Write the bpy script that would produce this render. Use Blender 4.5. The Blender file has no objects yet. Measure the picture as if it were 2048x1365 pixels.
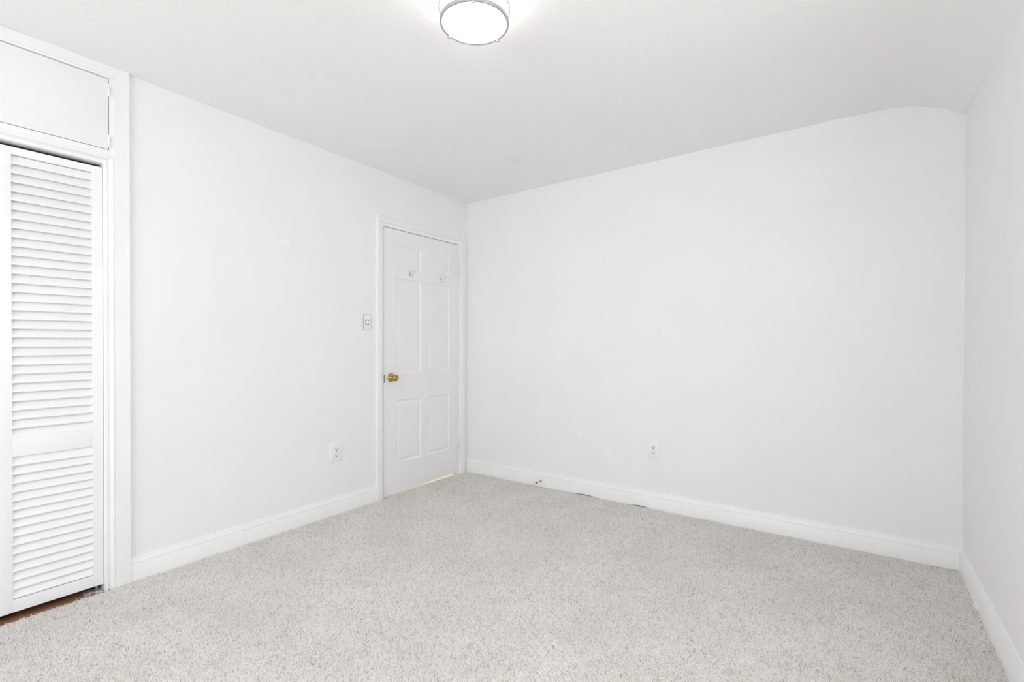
import bpy, bmesh, math, random
from mathutils import Vector, Matrix, noise

C = bpy.context.scene.collection
SC = bpy.context.scene
PI = math.pi

# ------------------------------------------------------------------ camera
f_px, yaw, pit, rol = 971.831, -0.61477, -0.00655, 0.00177
cam_d = bpy.data.cameras.new('camera')
cam = bpy.data.objects.new('camera', cam_d)
C.objects.link(cam)
cam_d.sensor_width = 36.0
cam_d.lens = f_px * 36.0 / 2048.0
cam_d.shift_y = 10.39 / 2048.0
cam_d.clip_start = 0.02
F = Vector((math.sin(yaw) * math.cos(pit), math.cos(yaw) * math.cos(pit), math.sin(pit)))
Rt = F.cross(Vector((0, 0, 1))).normalized()
Up = Rt.cross(F)
R2 = Rt * math.cos(rol) + Up * math.sin(rol)
U2 = -Rt * math.sin(rol) + Up * math.cos(rol)
M = Matrix((R2, U2, -F)).transposed().to_4x4()
M.translation = Vector((2.8931, -3.38311, 1.17347))
cam.matrix_world = M
SC.camera = cam

# ------------------------------------------------------------------ light / exposure
SC.view_settings.view_transform = 'Standard'
SC.view_settings.look = 'None'
SC.view_settings.gamma = 1.0
SC.view_settings.use_curve_mapping = False
SC.view_settings.exposure = 0.0
SC.cycles.use_denoising = True
SC.cycles.max_bounces = 16
SC.cycles.diffuse_bounces = 9
SC.cycles.caustics_reflective = False
SC.cycles.caustics_refractive = False
SC.cycles_curves.shape = 'RIBBONS'

world = bpy.data.worlds.new('daylight_sky')
SC.world = world
world.use_nodes = True
wn = world.node_tree.nodes
wn['Background'].inputs[0].default_value = (0.952, 0.964, 1.0, 1)
wn['Background'].inputs[1].default_value = 6.3
LAMP_EMISSION = 7.2
HALL_WATTS = 16.0

# ------------------------------------------------------------------ room numbers
W = 3.351            # right wall
YF = -5.20           # wall behind the camera
T = 0.12             # wall thickness
HB = 0.119           # baseboard height
def ceil_z(x, y): return 2.44 + 0.01054 * x - 0.01317 * y
def cove_end(y): return 2.345 + 0.027 * max(y, -1.2)

# ------------------------------------------------------------------ materials
def new_mat(name, col, rough=0.5, metal=0.0, spec=0.5):
    m = bpy.data.materials.new(name)
    m.use_nodes = True
    b = m.node_tree.nodes['Principled BSDF']
    b.inputs['Base Color'].default_value = (*col, 1)
    b.inputs['Roughness'].default_value = rough
    b.inputs['Metallic'].default_value = metal
    b.inputs['Specular IOR Level'].default_value = spec
    return m

def add_bump(m, scale, strength, dist=0.002, detail=4.0):
    nt = m.node_tree
    b = nt.nodes['Principled BSDF']
    tc = nt.nodes.new('ShaderNodeTexCoord')
    n = nt.nodes.new('ShaderNodeTexNoise')
    n.inputs['Scale'].default_value = scale
    n.inputs['Detail'].default_value = detail
    bp = nt.nodes.new('ShaderNodeBump')
    bp.inputs['Strength'].default_value = strength
    bp.inputs['Distance'].default_value = dist
    nt.links.new(tc.outputs['Object'], n.inputs['Vector'])
    nt.links.new(n.outputs['Fac'], bp.inputs['Height'])
    nt.links.new(bp.outputs['Normal'], b.inputs['Normal'])
    return m

def vary(m, col_a, col_b, scale, detail=3.0, lo=0.35, hi=0.65, stretch=(1, 1, 1)):
    """procedural tone variation between two colours"""
    nt = m.node_tree
    b = nt.nodes['Principled BSDF']
    tc = nt.nodes.new('ShaderNodeTexCoord')
    mp = nt.nodes.new('ShaderNodeMapping')
    mp.inputs['Scale'].default_value = stretch
    n = nt.nodes.new('ShaderNodeTexNoise')
    n.inputs['Scale'].default_value = scale
    n.inputs['Detail'].default_value = detail
    r = nt.nodes.new('ShaderNodeValToRGB')
    r.color_ramp.elements[0].position = lo
    r.color_ramp.elements[1].position = hi
    r.color_ramp.elements[0].color = (*col_a, 1)
    r.color_ramp.elements[1].color = (*col_b, 1)
    nt.links.new(tc.outputs['Object'], mp.inputs['Vector'])
    nt.links.new(mp.outputs['Vector'], n.inputs['Vector'])
    nt.links.new(n.outputs['Fac'], r.inputs['Fac'])
    nt.links.new(r.outputs['Color'], b.inputs['Base Color'])
    return m

WALLC = (0.88, 0.875, 0.865)
m_wall = add_bump(vary(new_mat('wall_paint', WALLC, 0.75, spec=0.3), (0.874, 0.870, 0.862), (0.888, 0.885, 0.878), 2.2), 220, 0.10, 0.0006)
m_ceil = add_bump(vary(new_mat('ceiling_paint', WALLC, 0.55, spec=0.4), (0.874, 0.871, 0.865), (0.888, 0.885, 0.880), 1.6), 95, 0.6, 0.0018, 6)
m_patch = add_bump(vary(new_mat('patch_paint', WALLC, 0.6, spec=0.3), (0.835, 0.83, 0.82), (0.85, 0.845, 0.835), 20), 95, 0.2, 0.001)
m_trim = add_bump(vary(new_mat('trim_paint', (0.88, 0.885, 0.885), 0.38), (0.87, 0.875, 0.875), (0.89, 0.895, 0.895), 5), 40, 0.02, 0.001)
m_door = add_bump(vary(new_mat('door_paint', (0.86, 0.865, 0.86), 0.4), (0.85, 0.855, 0.85), (0.87, 0.873, 0.87), 4), 60, 0.05, 0.001)
m_louv = add_bump(vary(new_mat('louver_paint', (0.88, 0.885, 0.895), 0.38), (0.87, 0.875, 0.885), (0.89, 0.895, 0.905), 6, stretch=(1, 0.2, 1)), 30, 0.08, 0.001)
m_plast = vary(new_mat('white_plastic', (0.88, 0.88, 0.88), 0.3), (0.87, 0.87, 0.87), (0.89, 0.89, 0.89), 20)
m_dark = vary(new_mat('dark_void', (0.012, 0.010, 0.010), 0.8), (0.010, 0.009, 0.009), (0.016, 0.013, 0.012), 20)
m_gapshade = vary(new_mat('gap_shade_brown', (0.06, 0.035, 0.02), 0.8), (0.04, 0.022, 0.014), (0.07, 0.04, 0.024), 30)
m_grime = vary(new_mat('grimy_edge', (0.30, 0.29, 0.28), 0.7), (0.22, 0.21, 0.20), (0.36, 0.35, 0.33), 90)
m_dialshade = vary(new_mat('dial_gap_shade', (0.08, 0.075, 0.07), 0.7), (0.05, 0.046, 0.042), (0.11, 0.10, 0.095), 200)
m_brass = vary(new_mat('polished_brass', (0.50, 0.35, 0.13), 0.12, 1.0), (0.45, 0.31, 0.11), (0.55, 0.39, 0.15), 30)
m_dbrass = vary(new_mat('dark_brass', (0.12, 0.08, 0.05), 0.4, 0.6), (0.05, 0.035, 0.025), (0.16, 0.11, 0.07), 60)
m_nickel = vary(new_mat('brushed_nickel', (0.56, 0.535, 0.525), 0.38, 0.85), (0.52, 0.495, 0.485), (0.60, 0.575, 0.565), 50)
m_chrome = vary(new_mat('painted_hook_metal', (0.78, 0.78, 0.78), 0.3, 0.1), (0.55, 0.55, 0.55), (0.86, 0.86, 0.86), 130)
m_rubber = vary(new_mat('dark_rubber', (0.05, 0.05, 0.05), 0.7), (0.04, 0.04, 0.04), (0.07, 0.07, 0.07), 60)
m_steel = vary(new_mat('dull_steel', (0.42, 0.42, 0.42), 0.35, 0.9), (0.36, 0.36, 0.36), (0.48, 0.48, 0.48), 80)
m_closet = vary(new_mat('closet_shade_paint', (0.30, 0.29, 0.28), 0.8), (0.27, 0.26, 0.25), (0.33, 0.32, 0.31), 4)  # greyed well below white, shade of the enclosed closet put into the colour
m_hall = vary(new_mat('hall_paint', (0.85, 0.82, 0.74), 0.7), (0.83, 0.80, 0.72), (0.87, 0.84, 0.76), 4)
m_brkt = add_bump(vary(new_mat('paint_spattered_metal', (0.62, 0.62, 0.66), 0.4, 0.2), (0.40, 0.40, 0.44), (0.90, 0.90, 0.93), 60, 5), 90, 0.6, 0.003)

m_wood = new_mat('old_oak_boards', (0.22, 0.10, 0.05), 0.42)
vary(m_wood, (0.22, 0.095, 0.045), (0.50, 0.265, 0.145), 9, 8, 0.3, 0.7, (6, 0.7, 1))
add_bump(m_wood, 60, 0.2, 0.001)

def emission_mat(name, col, strength):
    m = bpy.data.materials.new(name)
    m.use_nodes = True
    nt = m.node_tree
    b = nt.nodes['Principled BSDF']
    b.inputs['Base Color'].default_value = (0.9, 0.9, 0.9, 1)
    b.inputs['Roughness'].default_value = 0.3
    b.inputs['Emission Color'].default_value = (*col, 1)
    b.inputs['Emission Strength'].default_value = strength
    return m
m_glow = emission_mat('lit_frosted_glass', (1.0, 0.98, 0.95), LAMP_EMISSION)

def glass_mat():
    m = bpy.data.materials.new('window_glass')
    m.use_nodes = True
    nt = m.node_tree
    nt.nodes.remove(nt.nodes['Principled BSDF'])
    t = nt.nodes.new('ShaderNodeBsdfTransparent')
    g = nt.nodes.new('ShaderNodeBsdfGlossy'); g.inputs['Roughness'].default_value = 0.02
    mx = nt.nodes.new('ShaderNodeMixShader'); mx.inputs[0].default_value = 0.06
    nt.links.new(t.outputs[0], mx.inputs[1]); nt.links.new(g.outputs[0], mx.inputs[2])
    nt.links.new(mx.outputs[0], nt.nodes['Material Output'].inputs['Surface'])
    return m
m_glass = glass_mat()

# carpet: yarn colour differs from strand to strand, darker flecks among pale yarn
def carpet_mats():
    m = new_mat('carpet_yarn', (0.55, 0.53, 0.50), 0.95, spec=0.1)
    nt = m.node_tree
    b = nt.nodes['Principled BSDF']
    hi = nt.nodes.new('ShaderNodeHairInfo')
    r = nt.nodes.new('ShaderNodeValToRGB')
    e = r.color_ramp.elements
    e[0].position = 0.0; e[0].color = (0.30, 0.265, 0.23, 1)
    e[1].position = 1.0; e[1].color = (0.92, 0.91, 0.898, 1)
    x = r.color_ramp.elements.new(0.08); x.color = (0.52, 0.485, 0.45, 1)
    x = r.color_ramp.elements.new(0.16); x.color = (0.87, 0.856, 0.838, 1)
    nt.links.new(hi.outputs['Random'], r.inputs['Fac'])
    tc = nt.nodes.new('ShaderNodeTexCoord')
    nz = nt.nodes.new('ShaderNodeTexNoise'); nz.inputs['Scale'].default_value = 3.2; nz.inputs['Detail'].default_value = 5.0  # soft blotches: shading from nap direction, put into the yarn colour
    mr = nt.nodes.new('ShaderNodeValToRGB')
    mr.color_ramp.elements[0].position = 0.38; mr.color_ramp.elements[0].color = (0.945, 0.935, 0.925, 1)
    mr.color_ramp.elements[1].position = 0.62; mr.color_ramp.elements[1].color = (1, 1, 1, 1)
    mx = nt.nodes.new('ShaderNodeMix'); mx.data_type = 'RGBA'; mx.blend_type = 'MULTIPLY'; mx.inputs[0].default_value = 1.0
    nt.links.new(tc.outputs['Object'], nz.inputs['Vector']); nt.links.new(nz.outputs['Fac'], mr.inputs['Fac'])
    nt.links.new(r.outputs['Color'], mx.inputs[6]); nt.links.new(mr.outputs['Color'], mx.inputs[7])
    nt.links.new(mx.outputs[2], b.inputs['Base Color'])
    base = new_mat('carpet_backing', (0.42, 0.40, 0.37), 1.0, spec=0.05)
    vary(base, (0.55, 0.53, 0.50), (0.85, 0.83, 0.80), 260, 2, 0.4, 0.6)
    return base, m
m_cbase, m_yarn = carpet_mats()

# ------------------------------------------------------------------ mesh helpers
def link(name, bm, mat, parent=None, smooth=False, loc=None):
    me = bpy.data.meshes.new(name)
    bmesh.ops.recalc_face_normals(bm, faces=bm.faces)
    if smooth:
        for fc in bm.faces: fc.smooth = True
    bm.to_mesh(me); bm.free()
    me.materials.append(mat)
    o = bpy.data.objects.new(name, me)
    C.objects.link(o)
    if loc is not None: o.location = loc
    if parent is not None: o.parent = parent
    if smooth:
        try: me.set_sharp_from_angle(angle=math.radians(40))
        except Exception: pass
    return o

def tag(o, label, cat, kind=None, group=None):
    o['label'] = label; o['category'] = cat
    if kind: o['kind'] = kind
    if group: o['group'] = group
    return o

def empty(name, loc, label, cat, kind=None, group=None):
    o = bpy.data.objects.new(name, None)
    C.objects.link(o); o.location = loc; o.empty_display_size = 0.05
    return tag(o, label, cat, kind, group)

def box(bm, x0, x1, y0, y1, z0, z1, bevel=0.0):
    vs = [bm.verts.new((x, y, z)) for x in (x0, x1) for y in (y0, y1) for z in (z0, z1)]
    idx = [(0, 1, 3, 2), (4, 6, 7, 5), (0, 4, 5, 1), (2, 3, 7, 6), (0, 2, 6, 4), (1, 5, 7, 3)]
    fs = [bm.faces.new([vs[i] for i in q]) for q in idx]
    if bevel > 0:
        es = list({e for fc in fs for e in fc.edges})
        bmesh.ops.bevel(bm, geom=es, offset=bevel, segments=2, profile=0.7, affect='EDGES')
    return vs

def BM(): return bmesh.new()

def box_obj(name, mat, parent, *a, bevel=0.0):
    bm = BM(); box(bm, *a, bevel=bevel)
    return link(name, bm, mat, parent, smooth=bevel > 0)

def loft(bm, rings, closed_profile=False, cap=True):
    """rings: list of lists of points; joins consecutive rings"""
    R = [[bm.verts.new(p) for p in ring] for ring in rings]
    n = len(R[0])
    for a, b in zip(R[:-1], R[1:]):
        for i in range(n if closed_profile else n - 1):
            j = (i + 1) % n
            bm.faces.new((a[i], a[j], b[j], b[i]))
    if cap:
        try: bm.faces.new(R[0]); bm.faces.new(list(reversed(R[-1])))
        except Exception: pass
    return R

def lathe(bm, prof, axis='z', seg=40, centre=(0, 0, 0), cap=True):
    """prof: (radius, height) pairs turned about an axis through centre"""
    cx, cy, cz = centre
    rings = []
    for r, h in prof:
        ring = []
        for k in range(seg):
            a = 2 * PI * k / seg
            u, v = r * math.cos(a), r * math.sin(a)
            if axis == 'z': ring.append((cx + u, cy + v, cz + h))
            elif axis == 'x': ring.append((cx + h, cy + u, cz + v))
            else: ring.append((cx + u, cy + h, cz + v))
        rings.append(ring)
    loft(bm, rings, True, cap)

def tube(bm, pts, rad, seg=10):
    rings = []
    n = len(pts)
    pts = [Vector(p) for p in pts]
    for i, p in enumerate(pts):
        d = (pts[min(i + 1, n - 1)] - pts[max(i - 1, 0)]).normalized()
        a = Vector((0, 1, 0)) if abs(d.y) < 0.9 else Vector((1, 0, 0))
        u = d.cross(a).normalized(); v = d.cross(u).normalized()
        r = rad[i] if isinstance(rad, (list, tuple)) else rad
        rings.append([tuple(p + (u * math.cos(2 * PI * k / seg) + v * math.sin(2 * PI * k / seg)) * r) for k in range(seg)])
    loft(bm, rings, True, True)

def plate(bm, u0, u1, v0, v1, h0, h1, inset, put, rad=0.004):
    """a bevelled wall plate; put(u, v, h) gives the point"""
    def ring(d, h):
        out = []
        a0, a1, b0, b1 = u0 + d, u1 - d, v0 + d, v1 - d
        for cx, cy, s in ((a1 - rad, b1 - rad, 0), (a0 + rad, b1 - rad, 1), (a0 + rad, b0 + rad, 2), (a1 - rad, b0 + rad, 3)):
            for k in range(5):
                t = (s + k / 4) * PI / 2
                out.append(put(cx + rad * math.cos(t), cy + rad * math.sin(t), h))
        return out
    loft(bm, [ring(0, h0), ring(0, h0 + (h1 - h0) * 0.45), ring(inset * 0.4, h0 + (h1 - h0) * 0.85), ring(inset, h1)], True, True)

putL = lambda u, v, h: (h, u, v)          # on the left wall, u along y
putB = lambda u, v, h: (u, -h, v)         # on the back wall, u along x

# ------------------------------------------------------------------ room shell
DY0, DY1, DZ = -0.958, -0.119, 2.050            # hall door opening
CY0, CY1, CZ = -3.312, -2.621, 2.016            # closet opening
CUPZ = 2.418

bm = BM()   # oak boards under the carpet, running into the closet
box(bm, -0.70, W + T, YF - T, T, -0.06, -0.004)
tag(link('floor', bm, m_wood), 'old brown oak floor showing between the carpet edge and the louvered closet door', 'floor', 'structure')

ZT = 2.62
bm = BM()
J = 0.02        # rough openings are wider than the jambs that line them
box(bm, -T, 0, DY1 + J, T, -0.02, ZT)
box(bm, -T, 0, DY0 - J, DY1 + J, DZ + J, ZT)
box(bm, -T, 0, CY1 + J, DY0 - J, -0.02, ZT)
box(bm, -T, 0, CY0 - J, CY1 + J, CUPZ, ZT)
box(bm, -T, 0, YF - T, CY0 - J, -0.02, ZT)
wl = tag(link('wall_left', bm, m_wall), 'white painted wall holding the hall door and the closet', 'wall', 'structure')

bm = BM()
box(bm, 0.0, W + T, 0, T, 0.014, ZT)
wb = tag(link('wall_back', bm, m_wall), 'wide blank white wall facing the camera', 'wall', 'structure')
for (x, z) in ((2.899, 0.755), (3.304, 0.551)):
    bm = BM()
    lathe(bm, [(0.009, 0.0), (0.007, -0.0015), (0.003, -0.0026)], 'y', 14, (x, 0, z))
    link('nail_pop', bm, m_wall, wb, True)

# two windows out of view: one in the right wall, one in the front wall
WZ0, WZ1 = 0.70, 2.12
RW0, RW1 = -2.80, -1.90
FW0, FW1 = 0.55, 2.75
def wall_with_window(name, a0, a1, w0, w1, put, label):
    bm = BM()
    for (p0, p1, z0, z1) in ((a0, w0, -0.02, ZT), (w1, a1, -0.02, ZT), (w0, w1, -0.02, WZ0), (w0, w1, WZ1, ZT)):
        q0, q1 = put(p0, 0.0), put(p1, -T)
        box(bm, min(q0[0], q1[0]), max(q0[0], q1[0]), min(q0[1], q1[1]), max(q0[1], q1[1]), z0, z1)
    return tag(link(name, bm, m_wall), label, 'wall', 'structure')
def window(name, w0, w1, put, rot, label):
    def bx(bm, p0, p1, d0, d1, z0, z1):
        q0, q1 = put(p0, d0), put(p1, d1)
        box(bm, min(q0[0], q1[0]), max(q0[0], q1[0]), min(q0[1], q1[1]), max(q0[1], q1[1]), z0, z1)
    fw = 0.045; zm = (WZ0 + WZ1) / 2
    bm = BM()
    for (p0, p1, z0, z1) in ((w0, w1, WZ0, WZ0 + fw), (w0, w1, WZ1 - fw, WZ1), (w0, w0 + fw, WZ0 + fw, WZ1 - fw), (w1 - fw, w1, WZ0 + fw, WZ1 - fw), (w0 + fw, w1 - fw, zm - 0.02, zm + 0.02)):
        bx(bm, p0, p1, -0.09, -0.04, z0, z1)
    w = tag(link(name, bm, m_trim), label, 'window', 'structure')
    for z0, z1 in ((WZ0 + fw, zm - 0.02), (zm + 0.02, WZ1 - fw)):
        bm = BM(); bx(bm, w0 + fw, w1 - fw, -0.068, -0.064, z0, z1)
        link('pane', bm, m_glass, w)
    ld = bpy.data.lights.new('daylight_portal', 'AREA')
    ld.shape = 'RECTANGLE'; ld.size = w1 - w0; ld.size_y = WZ1 - WZ0
    ld.cycles.is_portal = True
    lo = bpy.data.objects.new('daylight_portal', ld); C.objects.link(lo)
    q = put((w0 + w1) / 2, -T - 0.02)
    lo.location = (q[0], q[1], (WZ0 + WZ1) / 2)
    lo.rotation_euler = rot
putR = lambda u, d: (W - d, u)
putF = lambda u, d: (u, YF + d)
m_spack = add_bump(vary(new_mat('spackle_paint', (0.895, 0.893, 0.888), 0.7, spec=0.3), (0.893, 0.891, 0.886), (0.899, 0.897, 0.892), 20), 220, 0.1, 0.0006)
def spackle(wall, axis, cx, cy, cz, rx, rz, sgn):
    # thin feathered dab of touch-up filler on a wall
    bm = BM()
    rings = []
    for q, hh in ((1.0, 0.0), (0.8, 0.0003), (0.4, 0.0005)):
        ring_ = []
        for k in range(20):
            t = 2 * PI * k / 20
            w = 1 + 0.16 * math.sin(3 * t + cz * 9) + 0.08 * math.sin(5 * t)
            u, v = rx * q * w * math.cos(t), rz * q * w * math.sin(t)
            ring_.append((hh, cy + u, cz + v) if axis == 'x' else (cx + u, -hh, cz + v))
        rings.append(ring_)
    loft(bm, rings, True, True)
    link('spackle_patch', bm, m_spack, wall, True)
spackle(wl, 'x', 0, -1.73, 1.796, 0.030, 0.020, 1)
spackle(wb, 'y', 1.152, 0, 0.462, 0.022, 0.026, 1)
spackle(wb, 'y', 1.390, 0, 0.339, 0.026, 0.034, 1)
wall_with_window('wall_right', YF - T, 0.0, RW0, RW1, putR, 'blank white wall at the right edge of the photo')
wall_with_window('wall_front', 0.0, W, FW0, FW1, putF, 'white window wall behind the camera')
window('window_1', RW0, RW1, putR, (PI / 2, 0, PI / 2), 'double hung window in the right wall beyond the photo edge')
window('window_2', FW0, FW1, putF, (PI / 2, 0, 0), 'double hung window in the wall behind the camera')

# ceiling: nearly flat, rolling down into the right wall
S = [(0.0, 0), (0.6, 0), (1.2, 0), (1.8, 0), (2.4, 0), (2.7, 0), (2.82, 0.002), (2.9, 0.008), (2.96, 0.018), (3.02, 0.038), (3.073, 0.072), (3.1, 0.108), (3.128, 0.16),
     (3.16, 0.23), (3.194, 0.32), (3.225, 0.41), (3.254, 0.51), (3.275, 0.60), (3.291, 0.68), (3.315, 0.80), (3.335, 0.91), (W, 1.0), (W + T, 1.0)]
bm = BM()
ys = [T, 0.0, -0.2, -0.4, -0.6, -0.8, -1.0, -1.2, -1.6, -2.0, -2.5, -3.0, -3.5, -4.0, -4.6, YF, YF - T]
rows = []
for y in ys:
    row = []
    for x, s in [(-T, 0)] + S:
        yy = min(y, 0.0)
        z = ceil_z(x, yy) - s * (ceil_z(W, yy) - cove_end(yy))
        row.append((x, y, z))
    top = [(x, y, 2.70) for (x, y, z) in reversed(row)]
    rows.append(row + top)
loft(bm, rows, True, True)
tag(link('ceiling', bm, m_ceil, smooth=True), 'white plaster ceiling curving down at the right wall', 'ceiling', 'structure')

# faint round painted disc on the ceiling
bm = BM()
px, py = 0.935, -0.602
lathe(bm, [(0.060, 0.0), (0.058, -0.0022), (0.050, -0.0030), (0.0, -0.0032)], 'z', 36, (px, py, ceil_z(px, py) + 0.0005))
tag(link('ceiling_cover_plate', bm, m_patch, smooth=True), 'faint round painted-over cover plate on the ceiling near the far corner', 'cover plate')

# hall behind the door, closet interior
bm = BM()
box(bm, -1.3, -1.2, -1.6, 0.4, -0.06, 2.6); box(bm, -1.2, -T, -1.7, -1.6, -0.06, 2.6); box(bm, -1.2, -T, 0.4, 0.5, -0.06, 2.6)
box(bm, -1.3, -T, -1.7, 0.5, 2.5, 2.6)
tag(link('wall_hall', bm, m_hall), 'cream hall walls beyond the closed panel door', 'wall', 'structure')
bm = BM()
box(bm, -1.2, 0.002, DY0 - 0.019, DY1 + 0.019, -0.005, -0.001); box(bm, -1.2, -T, -1.6, 0.4, -0.006, -0.0015)
tag(link('floor_hall', bm, m_hall), 'pale lit floor glimpsed under the closed panel door', 'floor', 'structure')
hl = bpy.data.lights.new('hall_lamp', 'POINT'); hl.energy = HALL_WATTS; hl.color = (1, 0.96, 0.88); hl.shadow_soft_size = 0.1
ho = bpy.data.objects.new('hall_lamp', hl); C.objects.link(ho); ho.location = (-0.65, -0.55, 2.2)
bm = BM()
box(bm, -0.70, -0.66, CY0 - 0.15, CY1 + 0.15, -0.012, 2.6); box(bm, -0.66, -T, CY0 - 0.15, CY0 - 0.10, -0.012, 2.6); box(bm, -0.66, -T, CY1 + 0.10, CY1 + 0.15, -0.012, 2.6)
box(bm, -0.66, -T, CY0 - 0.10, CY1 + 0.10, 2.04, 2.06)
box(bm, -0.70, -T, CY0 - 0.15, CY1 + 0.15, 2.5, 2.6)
tag(link('wall_closet', bm, m_closet), 'closet interior with shade painted into its colour, behind the louvered door', 'wall', 'structure')

# ------------------------------------------------------------------ baseboards
BASE = [(0.0, 0.0), (0.0145, 0.0), (0.0145, 0.084), (0.0125, 0.0865), (0.0125, 0.0885), (0.0145, 0.0905), (0.0135, 0.097), (0.0095, 0.104), (0.0075, 0.109), (0.0072, 0.114), (0.005, 0.1185), (0.0, HB)]
def base_run(name, stations, put, label, lift=None):
    bm = BM()
    rings = []
    for s in stations:
        dz = lift(s) if lift else -0.010
        rings.append([put(s, (dz if z == 0.0 else z), h) for h, z in BASE])
    loft(bm, rings, True, True)
    return tag(link(name, bm, m_trim, smooth=True), label, 'baseboard', 'structure')
base_run('baseboard_left', [-2.5255, -1.029], putL, 'white baseboard between the closet trim and the panel door')
base_run('baseboard_left_near', [YF, -3.40], putL, 'white baseboard left of the closet')
def lift(x):
    for a, b in ((1.10, 1.30), (1.57, 1.71)):
        if a < x < b: return 0.0085 * math.sin(PI * (x - a) / (b - a)) ** 0.7 + 0.002
    return -0.004
bb = base_run('baseboard_back', [0.0, 1.08, 1.10] + [1.10 + 0.20 * k / 8 for k in range(1, 8)] + [1.30, 1.32, 1.555, 1.57] + [1.57 + 0.14 * k / 8 for k in range(1, 8)] + [1.71, 1.725, W], putB,
              'long white baseboard under the blank back wall', lift)
box_obj('gap_shade_strip', m_gapshade, bb, 0.0, W, 0.0, T, -0.004, 0.012)  # added dark strip, paints the shade inside the slits under the baseboard
base_run('baseboard_right', [0.0, YF], lambda u, v, h: (W - h, u, v), 'white baseboard along the right wall')
base_run('baseboard_front', [0.0, W], lambda u, v, h: (u, YF + h, v), 'white baseboard under the windows behind the camera')

# ------------------------------------------------------------------ hall door and casing
def casing_sweep(bm, y0, y1, ztop, prof, zbot):
    path = [((y0, zbot), (-1, 0)), ((y0, ztop), (-1, 1)), ((y1, ztop), (1, 1)), ((y1, zbot), (1, 0))]
    rings = [[(h, p[0] + d[0] * u, p[1] + d[1] * u) for u, h in prof] for p, d in path]
    loft(bm, rings, True, True)
bm = BM()
casing_sweep(bm, DY0, DY1, DZ, [(0, 0), (0, 0.0015), (0.002, 0.0025), (0.029, 0.0030), (0.032, 0.0150), (0.050, 0.0165), (0.054, 0.0145), (0.058, 0.0190), (0.066, 0.0205), (0.070, 0.0180), (0.071, 0.0)], -0.004)
trim = tag(link('trim_1', bm, m_trim, smooth=True), 'white moulded casing around the six panel door', 'trim', 'structure')
box_obj('plinth_block', m_trim, trim, 0.0, 0.0225, DY0 - 0.073, DY0 - 0.0285, -0.004, 0.128, bevel=0.002)
bm = BM()
box(bm, -T, 0.0, DY0 - 0.02, DY0, 0, DZ); box(bm, -T, 0.0, DY1, DY1 + 0.02, 0, DZ); box(bm, -T, 0.0, DY0 - 0.02, DY1 + 0.02, DZ, DZ + 0.02)
box(bm, -0.055, -0.038, DY0, DY0 + 0.014, 0, DZ); box(bm, -0.055, -0.038, DY1 - 0.014, DY1, 0, DZ); box(bm, -0.055, -0.038, DY0, DY1, DZ - 0.014, DZ)
link('jamb', bm, m_trim, trim)

LY0, LY1, LZ0, LZ1 = -0.9523, -0.1213, 0.009, 2.0455     # door leaf
door = empty('door_1', (0, (LY0 + LY1) / 2, 0), 'closed white six panel door with brass knob in the far left corner', 'door', 'structure')
def rel(o):
    o.parent = door
    o.matrix_parent_inverse = Matrix.Translation(-Vector(door.location))
    return o
bm = BM()
yc = [LY0, -0.838, -0.572, -0.494, -0.233, LY1]
zc = [LZ0, 0.242, 0.726, 0.937, 1.674, 1.756, 1.933, LZ1]
XF = -0.002
grid = {}
for i, y in enumerate(yc):
    for j, z in enumerate(zc):
        zz = z
        if j == 0: zz = LZ0 + 0.011 * (y - LY0) / (LY1 - LY0)
        grid[i, j] = bm.verts.new((XF, y, zz))
for i in range(5):
    for j in range(7):
        q = [grid[i, j], grid[i + 1, j], grid[i + 1, j + 1], grid[i, j + 1]]
        if i in (1, 3) and j in (1, 3, 5):
            prev = q
            y0, y1, z0, z1 = yc[i], yc[i + 1], zc[j], zc[j + 1]
            for ins, dep in ((0.003, -0.0045), (0.007, -0.0075), (0.013, -0.0085), (0.017, -0.0080), (0.030, -0.0045), (0.034, -0.0035)):
                ring = [bm.verts.new((XF + dep, yy, zz)) for yy, zz in ((y0 + ins, z0 + ins), (y1 - ins, z0 + ins), (y1 - ins, z1 - ins), (y0 + ins, z1 - ins))]
                for k in range(4):
                    bm.faces.new((prev[k], prev[(k + 1) % 4], ring[(k + 1) % 4], ring[k]))
                prev = ring
            bm.faces.new(prev)
        else:
            bm.faces.new(q)
# edges and back of the leaf
fr = [grid[0, 0], grid[5, 0], grid[5, 7], grid[0, 7]]
def chain():
    out = [grid[i, 0] for i in range(6)] + [grid[5, j] for j in range(1, 8)] + [grid[i, 7] for i in range(4, -1, -1)] + [grid[0, j] for j in range(6, 0, -1)]
    return out
ch = chain()
bk = [bm.verts.new((-0.037, v.co.y, v.co.z)) for v in ch]
n = len(ch)
for k in range(n):
    bm.faces.new((ch[k], ch[(k + 1) % n], bk[(k + 1) % n], bk[k]))
bm.faces.new(list(reversed(bk)))
rel(link('door_leaf', bm, m_door))

# knob
ky, kz = -0.884, 0.907
bm = BM()
lathe(bm, [(0.0345, 0.0), (0.0345, 0.003), (0.032, 0.006), (0.024, 0.009), (0.016, 0.012), (0.0125, 0.016), (0.0115, 0.024), (0.0125, 0.030)], 'x', 40, (XF, ky, kz))
knob = rel(link('door_knob', bm, m_brass, smooth=True)); knob['label'] = 'polished brass door knob'
bm = BM()
lathe(bm, [(0.0115, 0.026), (0.0175, 0.031), (0.0245, 0.040), (0.0270, 0.050), (0.0262, 0.057), (0.0225, 0.063), (0.0180, 0.0655), (0.0165, 0.0645), (0.0120, 0.0615), (0.0085, 0.0615), (0.0080, 0.0650), (0.0070, 0.0662), (0.0, 0.0665)], 'x', 40, (XF, ky, kz))
h = link('knob_grip', bm, m_brass, smooth=True); h.parent = knob; h.matrix_parent_inverse = knob.matrix_parent_inverse.copy()
h.matrix_parent_inverse = Matrix.Identity(4)
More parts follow.
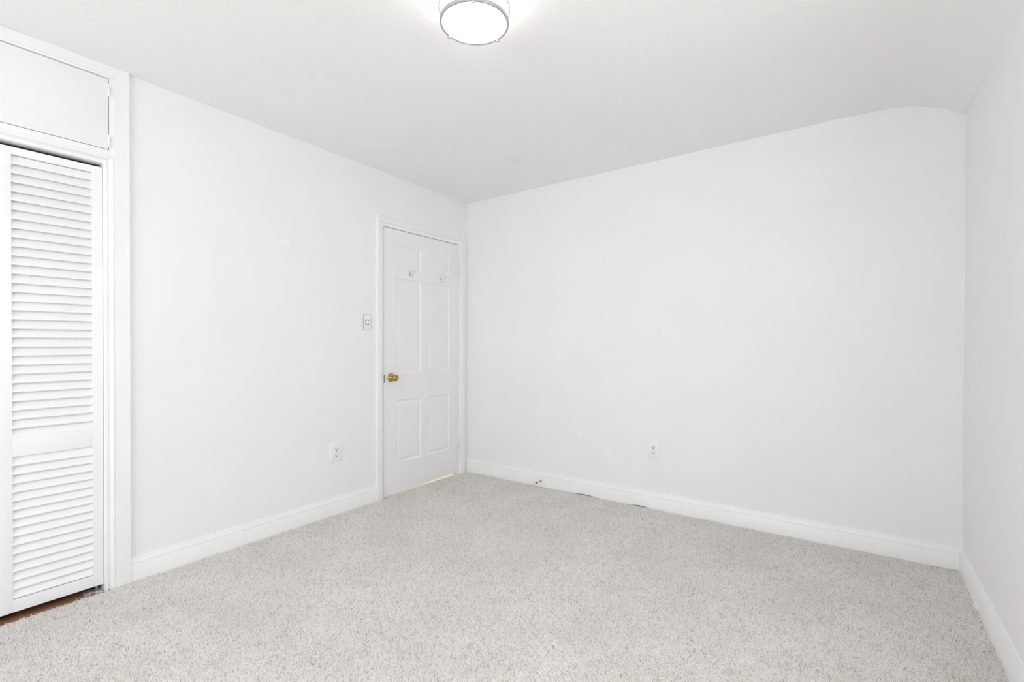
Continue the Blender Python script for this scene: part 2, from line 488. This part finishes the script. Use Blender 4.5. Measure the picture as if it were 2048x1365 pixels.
bm = BM(); box(bm, -0.030, 0.0004, LY0 - 0.0055, LY0 + 0.0025, kz - 0.034, kz + 0.026)
l = rel(link('latch_plate', bm, m_dbrass)); l['label'] = 'dark latch plate at the door edge'

# hinges
for z0, z1 in ((1.772, 1.880), (0.222, 0.318)):
    bm = BM()
    nk = 5
    for k in range(nk):
        a = z0 + (z1 - z0) * k / nk; b = z0 + (z1 - z0) * (k + 1) / nk
        lathe(bm, [(0.0058, a + 0.001), (0.0068, a + 0.002), (0.0068, b - 0.002), (0.0058, b - 0.001)], 'z', 14, (0.0065, -0.1195, 0))
    lathe(bm, [(0.0040, z0 - 0.004), (0.0040, z1 + 0.004)], 'z', 12, (0.0065, -0.1195, 0))
    lathe(bm, [(0.0015, z1 + 0.003), (0.0055, z1 + 0.004), (0.0050, z1 + 0.008), (0.001, z1 + 0.0095)], 'z', 12, (0.0065, -0.1195, 0))
    box(bm, -0.002, 0.0005, -0.131, -0.1175, z0 + 0.002, z1 - 0.002)
    hg = rel(link('hinge', bm, m_trim, smooth=True))
    bm = BM()
    for k in range(1, nk):
        a = z0 + (z1 - z0) * k / nk
        lathe(bm, [(0.0050, a - 0.0014), (0.0067, a - 0.0012), (0.0067, a + 0.0012), (0.0050, a + 0.0014)], 'z', 14, (0.0065, -0.1195, 0))
    g = link('pin_gap', bm, m_grime, smooth=True); g.parent = hg; g['label'] = 'dark gaps between the hinge knuckles'

# coat hooks on the top rail of the door
for y, z, tilt, which in ((-0.693, 1.723, 0.010, 'left'), (-0.345, 1.722, -0.006, 'right')):
    bm = BM()
    plate(bm, y - 0.011, y + 0.011, z - 0.022, z + 0.020, XF - 0.0005, XF + 0.0035, 0.003, putL, 0.009)
    tube(bm, [(XF + 0.002, y, z + 0.004), (XF + 0.016, y, z - 0.003), (XF + 0.030, y, z - 0.005), (XF + 0.043, y, z - 0.002), (XF + 0.054, y, z + 0.005 + tilt * 0.6), (XF + 0.060, y, z + 0.012 + tilt * 0.8)], [0.0045, 0.004, 0.0038, 0.0036, 0.0036, 0.0036])
    lathe(bm, [(0.001, -0.006), (0.0052, -0.003), (0.0062, 0.0), (0.0052, 0.003), (0.001, 0.006)], 'z', 14, (XF + 0.0615, y, z + 0.0145 + tilt * 0.9))
    tube(bm, [(XF + 0.002, y, z - 0.012), (XF + 0.010, y, z - 0.024), (XF + 0.018, y, z - 0.029), (XF + 0.027, y, z - 0.026), (XF + 0.031, y, z - 0.017)], [0.0042, 0.0038, 0.0036, 0.0036, 0.0036])
    hk = rel(link('coat_hook', bm, m_chrome, smooth=True)); hk['label'] = '%s coat hook on the upper door rail' % which
    bm = BM()
    for dz in (0.013, -0.005):
        lathe(bm, [(0.0038, 0.0030), (0.0034, 0.0048), (0.0, 0.0052)], 'x', 12, (XF, y - 0.005, z + dz))
    s = link('screw', bm, m_steel, smooth=True); s.parent = hk

# ------------------------------------------------------------------ closet surround
bm = BM()
BY = -2.525
CLT = lambda y: ceil_z(0.01, y) + 0.004
box(bm, 0, 0.018, -2.5845, BY, -0.006, CLT(BY))                       # right board
box(bm, 0, 0.018, CY0 - 0.0985, CY0 - 0.036, -0.006, CLT(BY))           # left board
box(bm, 0, 0.016, CY0 - 0.036, -2.5845, 2.4255, CLT(BY))               # head board under the ceiling
box(bm, 0, 0.0125, -2.6025, -2.5845, 2.055, 2.4255)                     # narrow stiles beside the cupboard door
box(bm, 0, 0.0125, CY0 - 0.036, CY0 - 0.016, 2.055, 2.4255)
box(bm, -0.02, 0.0125, CY0 - 0.016, -2.6025, 2.053, 2.0805)                 # rail between cupboard and closet
loft(bm, [[(0.016, y, 2.4285), (0.020, y, 2.4285), (0.0235, y, 2.4255), (0.0240, y, 2.4215), (0.0225, y, 2.4180), (0.016, y, 2.4165), (0.0, y, 2.4165), (0.0, y, 2.4285)] for y in (CY0 - 0.036, -2.5985)], True, True)
ct = tag(link('trim_2', bm, m_trim), 'tall white board frame around the closet and the cupboard above it', 'trim', 'structure')
bm = BM()
casing_sweep(bm, CY0, CY1, CZ, [(0, -0.055), (0, 0.001), (0.002, 0.0045), (0.011, 0.0065), (0.0135, 0.0025), (0.0165, 0.0010), (0.0195, 0.0030), (0.022, 0.0095), (0.025, 0.0155), (0.029, 0.0185), (0.033, 0.0190), (0.0345, 0.0160), (0.0365, 0.0160), (0.0385, 0.0125), (0.0385, 0.0), (0.018, 0.0), (0.018, -0.055)], -0.008)
s = link('closet_moulding', bm, m_trim, ct, True)

# overhead cupboard door
cup = tag(box_obj('cupboard_door', m_door, None, -0.006, 0.0135, CY0 - 0.013, -2.6052, 2.0835, 2.4135, bevel=0.0015),
          'plain white overhead cupboard door above the louvered closet door', 'cupboard door')
for zc_ in (2.362, 2.122):
    bm = BM()
    z0, z1 = zc_ - 0.026, zc_ + 0.026
    for k in range(3):
        a = z0 + (z1 - z0) * k / 3; b = z0 + (z1 - z0) * (k + 1) / 3
        lathe(bm, [(0.0040, a + 0.0006), (0.0048, a + 0.0016), (0.0048, b - 0.0016), (0.0040, b - 0.0006)], 'z', 12, (0.0165, -2.6038, 0))
    lathe(bm, [(0.0028, z0 - 0.003), (0.0028, z1 + 0.003)], 'z', 10, (0.0165, -2.6038, 0))
    box(bm, 0.0120, 0.0142, -2.6030, -2.5905, z0 + 0.004, z1 - 0.004)
    hg = link('hinge', bm, m_trim, cup, True)
    bm = BM()
    lathe(bm, [(0.0022, 0.0140), (0.0020, 0.0152), (0.0, 0.0154)], 'x', 10, (0, -2.5955, zc_ + 0.008))
    link('screw', bm, m_grime, hg, True)

# louvered bifold leaves
def louver_leaf(name, y0, y1, label):
    root = empty(name, (0, (y0 + y1) / 2, 0), label, 'closet door', 'structure')
    off = Matrix.Translation(-Vector(root.location))
    def add(o):
        o.parent = root; o.matrix_parent_inverse = off; return o
    xb, xf = -0.036, -0.008
    bm = BM()
    zb, zt = 0.029, 1.9965
    box(bm, xb, xf, y1 - 0.0385, y1, zb, zt, 0.0015)
    box(bm, xb, xf, y0, y0 + 0.0425, zb, zt, 0.0015)
    add(link('stiles', bm, m_louv, smooth=True))
    a, b = y0 + 0.0422, y1 - 0.0382
    for z0, z1 in ((zb, 0.083), (0.688, 0.774), (1.966, zt)):
        bm = BM(); box(bm, xb, xf - 0.0004, a, b, z0, z1, 0.0012)
        add(link('rail', bm, m_louv, smooth=True))
    for z0, z1, nn in ((0.083, 0.688, 16), (0.774, 1.966, 31)):
        bm = BM()
        g0 = 0.005 if nn == 16 else -0.004
        p = (z1 - z0 - g0) / nn
        for k in range(nn):
            zl = z0 + g0 + k * p
            # slat section: low edge to the front, high edge to the back, rounded nose
            X0, Z0, X1, Z1 = xf - 0.0018, zl, xb + 0.003, zl + p * 1.30
            dx, dz = X1 - X0, Z1 - Z0
            L = math.hypot(dx, dz); ux, uz = dx / L, dz / L
            nx, nz = uz, -ux       # towards the room
            t = 0.0030
            sec = [(X0 - nx * t, Z0 - nz * t), (X0 - ux * 0.0025, Z0 - uz * 0.0025), (X0 + nx * t * 0.8, Z0 + nz * t * 0.8), (X1 + nx * t, Z1 + nz * t), (X1 - nx * t, Z1 - nz * t)]
            if sec[3][1] > z1 - 0.0005:
                # last slat tucks under the rail
                s_ = (z1 - 0.001 - Z0) / (Z1 - Z0)
                X1, Z1 = X0 + dx * s_, Z0 + dz * s_
                sec = [(X0 - nx * t, Z0 - nz * t), (X0 - ux * 0.0025, Z0 - uz * 0.0025), (X0 + nx * t * 0.8, Z0 + nz * t * 0.8), (X1 + nx * t, Z1 - 0.001), (X1 - nx * t, Z1 - 0.001)]
            jit = 0.0006 * noise.noise(Vector((k * 3.1, y0, z0 * 5)))
            loft(bm, [[(x + jit, y, z) for x, z in sec] for y in (a - 0.004, b + 0.004)], True, True)
        add(link('louver_panel', bm, m_louv))
    return root
louver_leaf('door_2', -2.9685, -2.6232, 'white louvered bifold closet door leaf at the left edge of the photo')
louver_leaf('door_3', -3.3105, -2.9715, 'white louvered bifold closet door leaf further left, beyond the photo edge')

# floor pivot bracket below the louvered leaf
piv = empty('pivot_bracket', (-0.03, -2.645, -0.004), 'small pale metal pivot bracket on the wood floor under the louvered door corner', 'bracket')
def prel(o, r):
    o.parent = r; o.matrix_parent_inverse = Matrix.Translation(-Vector(r.location)); return o
bm = BM()
rings = []
for k in range(9):
    y = -2.690 + 0.069 * k / 8
    wv = 0.004 * math.sin(k * 1.7)
    rings.append([(-0.062 + wv, y, -0.0042), (-0.020 + wv + 0.022 * (k > 5), y, -0.0042), (-0.021 + wv + 0.022 * (k > 5), y, -0.0015), (-0.060 + wv, y, -0.0008 + 0.001 * math.sin(k * 2.3))])
loft(bm, rings, True, True)
prel(link('base_plate', bm, m_brkt), piv)
bm = BM(); box(bm, -0.060, -0.022, -2.6255, -2.6225, -0.0015, 0.026, 0.0006)
prel(link('upright', bm, m_brkt), piv)
bm = BM(); lathe(bm, [(0.0045, -0.001), (0.0045, 0.0285)], 'z', 12, (-0.028, -2.645, 0))
prel(link('pivot_pin', bm, m_steel, smooth=True), piv)

# ------------------------------------------------------------------ ceiling light
LX, LYc = 1.702, -1.948
cz = ceil_z(LX, LYc)
ZR = 2.389                                       # lower rim
cl = empty('ceiling_light', (LX, LYc, cz), 'round flush mount ceiling light, glowing white, with double nickel rings', 'ceiling light')
def crel(o): return prel(o, cl)
bm = BM(); lathe(bm, [(0.100, cz + 0.010), (0.100, ZR + 0.060), (0.0, ZR + 0.058)], 'z', 48, (LX, LYc, 0))
crel(link('ceiling_pan', bm, m_plast, smooth=True))
def ring(bm, r, z, w, h):
    # solid ring of rectangular section with softened edges
    e = 0.0015
    sec = [(r - w + e, z), (r - e, z), (r, z + e), (r, z + h - e), (r - e, z + h), (r - w + e, z + h), (r - w, z + h - e), (r - w, z + e)]
    rings = []
    for k in range(72):
        a = 2 * PI * k / 72
        rings.append([(LX + q * math.cos(a), LYc + q * math.sin(a), zz) for q, zz in sec])
    rings.append(rings[0])
    R = [[bm.verts.new(p) for p in rg] for rg in rings[:-1]]
    for k in range(72):
        A, B = R[k], R[(k + 1) % 72]
        for i in range(8):
            bm.faces.new((A[i], A[(i + 1) % 8], B[(i + 1) % 8], B[i]))
bm = BM(); ring(bm, 0.1315, ZR - 0.002, 0.0095, 0.014)
lr = crel(link('lower_ring', bm, m_nickel, smooth=True))
bm = BM(); ring(bm, 0.1365, ZR + 0.050, 0.010, 0.012)
crel(link('upper_ring', bm, m_nickel, smooth=True))
bm = BM()
lathe(bm, [(0.1262, ZR + 0.056), (0.1262, ZR + 0.012), (0.1245, ZR + 0.004), (0.120, ZR - 0.0005), (0.105, ZR - 0.004), (0.07, ZR - 0.0075), (0.03, ZR - 0.009), (0.0, ZR - 0.0092)], 'z', 64, (LX, LYc, 0))
crel(link('glass_diffuser', bm, m_glow, smooth=True))
for ang in (-179, 83, -52):
    a = math.radians(ang)
    x, y = LX + 0.1275 * math.cos(a), LYc + 0.1275 * math.sin(a)
    bm = BM()
    lathe(bm, [(0.0028, ZR + 0.058), (0.0028, ZR + 0.001), (0.0052, ZR - 0.0005), (0.0065, ZR - 0.004), (0.0058, ZR - 0.008), (0.003, ZR - 0.0105), (0.0, ZR - 0.011)], 'z', 16, (x, y, 0))
    crel(link('finial', bm, m_nickel, smooth=True))

# ------------------------------------------------------------------ dimmer switch
sy, sz = -1.1075, 1.3225
sw = empty('dimmer_switch', (0, sy, sz), 'rotary dimmer switch plate with grimy edges left of the panel door', 'light switch')
bm = BM(); plate(bm, sy - 0.0365, sy + 0.0365, sz - 0.0565, sz + 0.0565, -0.0005, 0.0022, 0.0004, putL, 0.002)
prel(link('back_edge', bm, m_grime), sw)
bm = BM(); plate(bm, sy - 0.0340, sy + 0.0340, sz - 0.0540, sz + 0.0540, 0.0, 0.0052, 0.003, putL, 0.003)
prel(link('cover_plate', bm, m_wall, smooth=True), sw)
bm = BM(); box(bm, 0.0046, 0.0056, sy - 0.0205, sy + 0.0125, sz - 0.0180, sz + 0.0180)  # solid dark block, shade of the opening put into its colour
o = prel(link('socket_shade', bm, m_dialshade), sw); o['label'] = 'dark square painted as the shaded gap behind the dial'
bm = BM(); lathe(bm, [(0.0142, 0.0058), (0.0138, 0.0125), (0.0122, 0.0142), (0.0050, 0.0146), (0.0045, 0.0138), (0.0, 0.0138)], 'x', 28, (0, sy - 0.005, sz))
o = prel(link('dial', bm, m_plast, smooth=True), sw); o['label'] = 'round white dial'
for dz in (0.0415, -0.0415):
    bm = BM(); lathe(bm, [(0.003, 0.0048), (0.0028, 0.0060), (0.0, 0.0062)], 'x', 12, (0, sy, sz + dz))
    prel(link('screw', bm, m_wall, smooth=True), sw)

# ------------------------------------------------------------------ duplex outlets
def outlet(u, v, hw, hh, put, label):
    loc = put(u, v, 0)
    root = empty('wall_outlet', loc, label, 'outlet', group='duplex wall outlets')
    bm = BM(); plate(bm, u - hw, u + hw, v - hh, v + hh, 0.0, 0.0062, 0.004, put, 0.004)
    prel(link('cover_plate', bm, m_plast, smooth=True), root)
    for s in (1, -1):
        vc = v + s * 0.0195
        bm = BM()
        r1, r2 = [], []
        for k in range(28):
            a = 2 * PI * k / 28
            cu, cv = 0.0172 * math.cos(a), 0.0172 * math.sin(a)
            cv = max(-0.0142, min(0.0142, cv))
            r1.append((u + cu, vc + cv)); r2.append((u + cu * 0.95, vc + cv * 0.95))
        loft(bm, [[put(p, q, 0.0055) for p, q in r1], [put(p, q, 0.0078) for p, q in r1], [put(p, q, 0.0086) for p, q in r2]], True, True)
        rc = prel(link('receptacle', bm, m_plast, smooth=True), root)
        bm = BM()
        for du, hv in ((-0.0066, 0.0052), (0.0066, 0.0045)):
            loft(bm, [[put(u + du + a, vc + 0.0030 + b, h) for a, b in ((-0.0018, -hv), (0.0018, -hv), (0.0018, hv), (-0.0018, hv))] for h in (0.0070, 0.0089)], True, True)
        rg = [(0.0034 * math.cos(2 * PI * k / 14), 0.0034 * math.sin(2 * PI * k / 14)) for k in range(14)]
        loft(bm, [[put(u + a, vc - 0.0085 + b, h) for a, b in rg] for h in (0.0070, 0.0089)], True, True)
        sl = link('slots', bm, m_dark); sl.parent = rc; sl['label'] = 'dark plug slots'
    bm = BM()
    rg = [(0.0030 * math.cos(2 * PI * k / 14), 0.0030 * math.sin(2 * PI * k / 14)) for k in range(14)]
    loft(bm, [[put(u + a, v + b, h) for a, b in rg] for h in (0.0055, 0.0072)], True, True)
    prel(link('screw', bm, m_steel, smooth=True), root)
outlet(-1.3685, 0.4265, 0.0435, 0.0645, putL, 'white duplex outlet low on the left wall beside the panel door')
outlet(1.7340, 0.4185, 0.0420, 0.0625, putB, 'white duplex outlet low on the blank back wall')

# ------------------------------------------------------------------ door stop and clip
dx, dzs = 0.806, 0.050
ds = empty('door_stop', (dx, -0.0145, dzs), 'thin metal door stop with dark rubber tip on the back baseboard', 'door stop')
bm = BM()
lathe(bm, [(0.0085, 0.0005), (0.0085, -0.0025), (0.0045, -0.006), (0.0030, -0.010), (0.0030, -0.066)], 'y', 16, (dx, -0.0145, dzs))
prel(link('rod', bm, m_steel, smooth=True), ds)
bm = BM()
lathe(bm, [(0.0045, -0.063), (0.0068, -0.0645), (0.0072, -0.070), (0.0062, -0.0775), (0.003, -0.0795), (0.0, -0.080)], 'y', 16, (dx, -0.0145, dzs))
o = prel(link('rubber_tip', bm, m_rubber, smooth=True), ds); o['label'] = 'dark rubber tip'

bm = BM()
xb = W - 0.0145
box(bm, xb - 0.008, xb + 0.0002, -0.500, -0.462, 0.018, 0.034, 0.003)
box(bm, xb - 0.013, xb - 0.007, -0.490, -0.472, 0.020, 0.030, 0.002)
tag(link('cable_clip', bm, m_plast, smooth=True), 'small white plastic clip on the right baseboard near the corner', 'clip')

# ------------------------------------------------------------------ carpet
bm = BM()
nx, ny = 60, 84
def edge_x(y):
    # carpet stops short of the closet threshold and butts the walls elsewhere
    if CY0 < y < -2.585: return 0.020 + 0.004 * noise.noise(Vector((0, y * 14, 0)))
    return 0.004
rows = []
ysl = [YF + (0.0 - YF) * k / ny for k in range(ny + 1)]
for y in ysl:
    x0 = edge_x(y)
    row = []
    for i in range(nx + 1):
        x = x0 + (W - 0.003 - x0) * (i / nx)
        zz = -0.0012 + 0.0008 * noise.noise(Vector((x * 2.2, y * 2.2, 3.0)))
        row.append(bm.verts.new((x, min(y, -0.003), zz)))
    rows.append(row)
for a, b in zip(rows[:-1], rows[1:]):
    for i in range(nx):
        bm.faces.new((a[i], a[i + 1], b[i + 1], b[i]))
ret = bmesh.ops.extrude_face_region(bm, geom=list(bm.faces))
for v in ret['geom']:
    if isinstance(v, bmesh.types.BMVert): v.co.z = -0.0039
carpet = tag(link('carpet', bm, m_cbase), 'pale grey speckled cut pile carpet covering the room floor', 'carpet', 'stuff')
carpet.data.materials.append(m_yarn)
vg = carpet.vertex_groups.new(name='pile')
top_ids = [v.index for v in carpet.data.vertices if v.co.z > -0.0030]
vg.add(top_ids, 1.0, 'REPLACE')
pm = carpet.modifiers.new('pile', 'PARTICLE_SYSTEM')
ps = carpet.particle_systems[0]
ps.vertex_group_density = 'pile'
st = ps.settings
st.type = 'HAIR'
st.count = 1300000
st.hair_step = 4
st.emit_from = 'FACE'
st.distribution = 'RAND'
st.use_emit_random = True
st.use_advanced_hair = True
st.hair_length = 0.0036
st.factor_random = 0.0015
st.brownian_factor = 0.0020
st.use_modifier_stack = False
st.material = 2
st.display_percentage = 0
st.render_step = 2
st.root_radius = 1.0
st.tip_radius = 0.75
st.radius_scale = 0.00115
st.use_close_tip = False
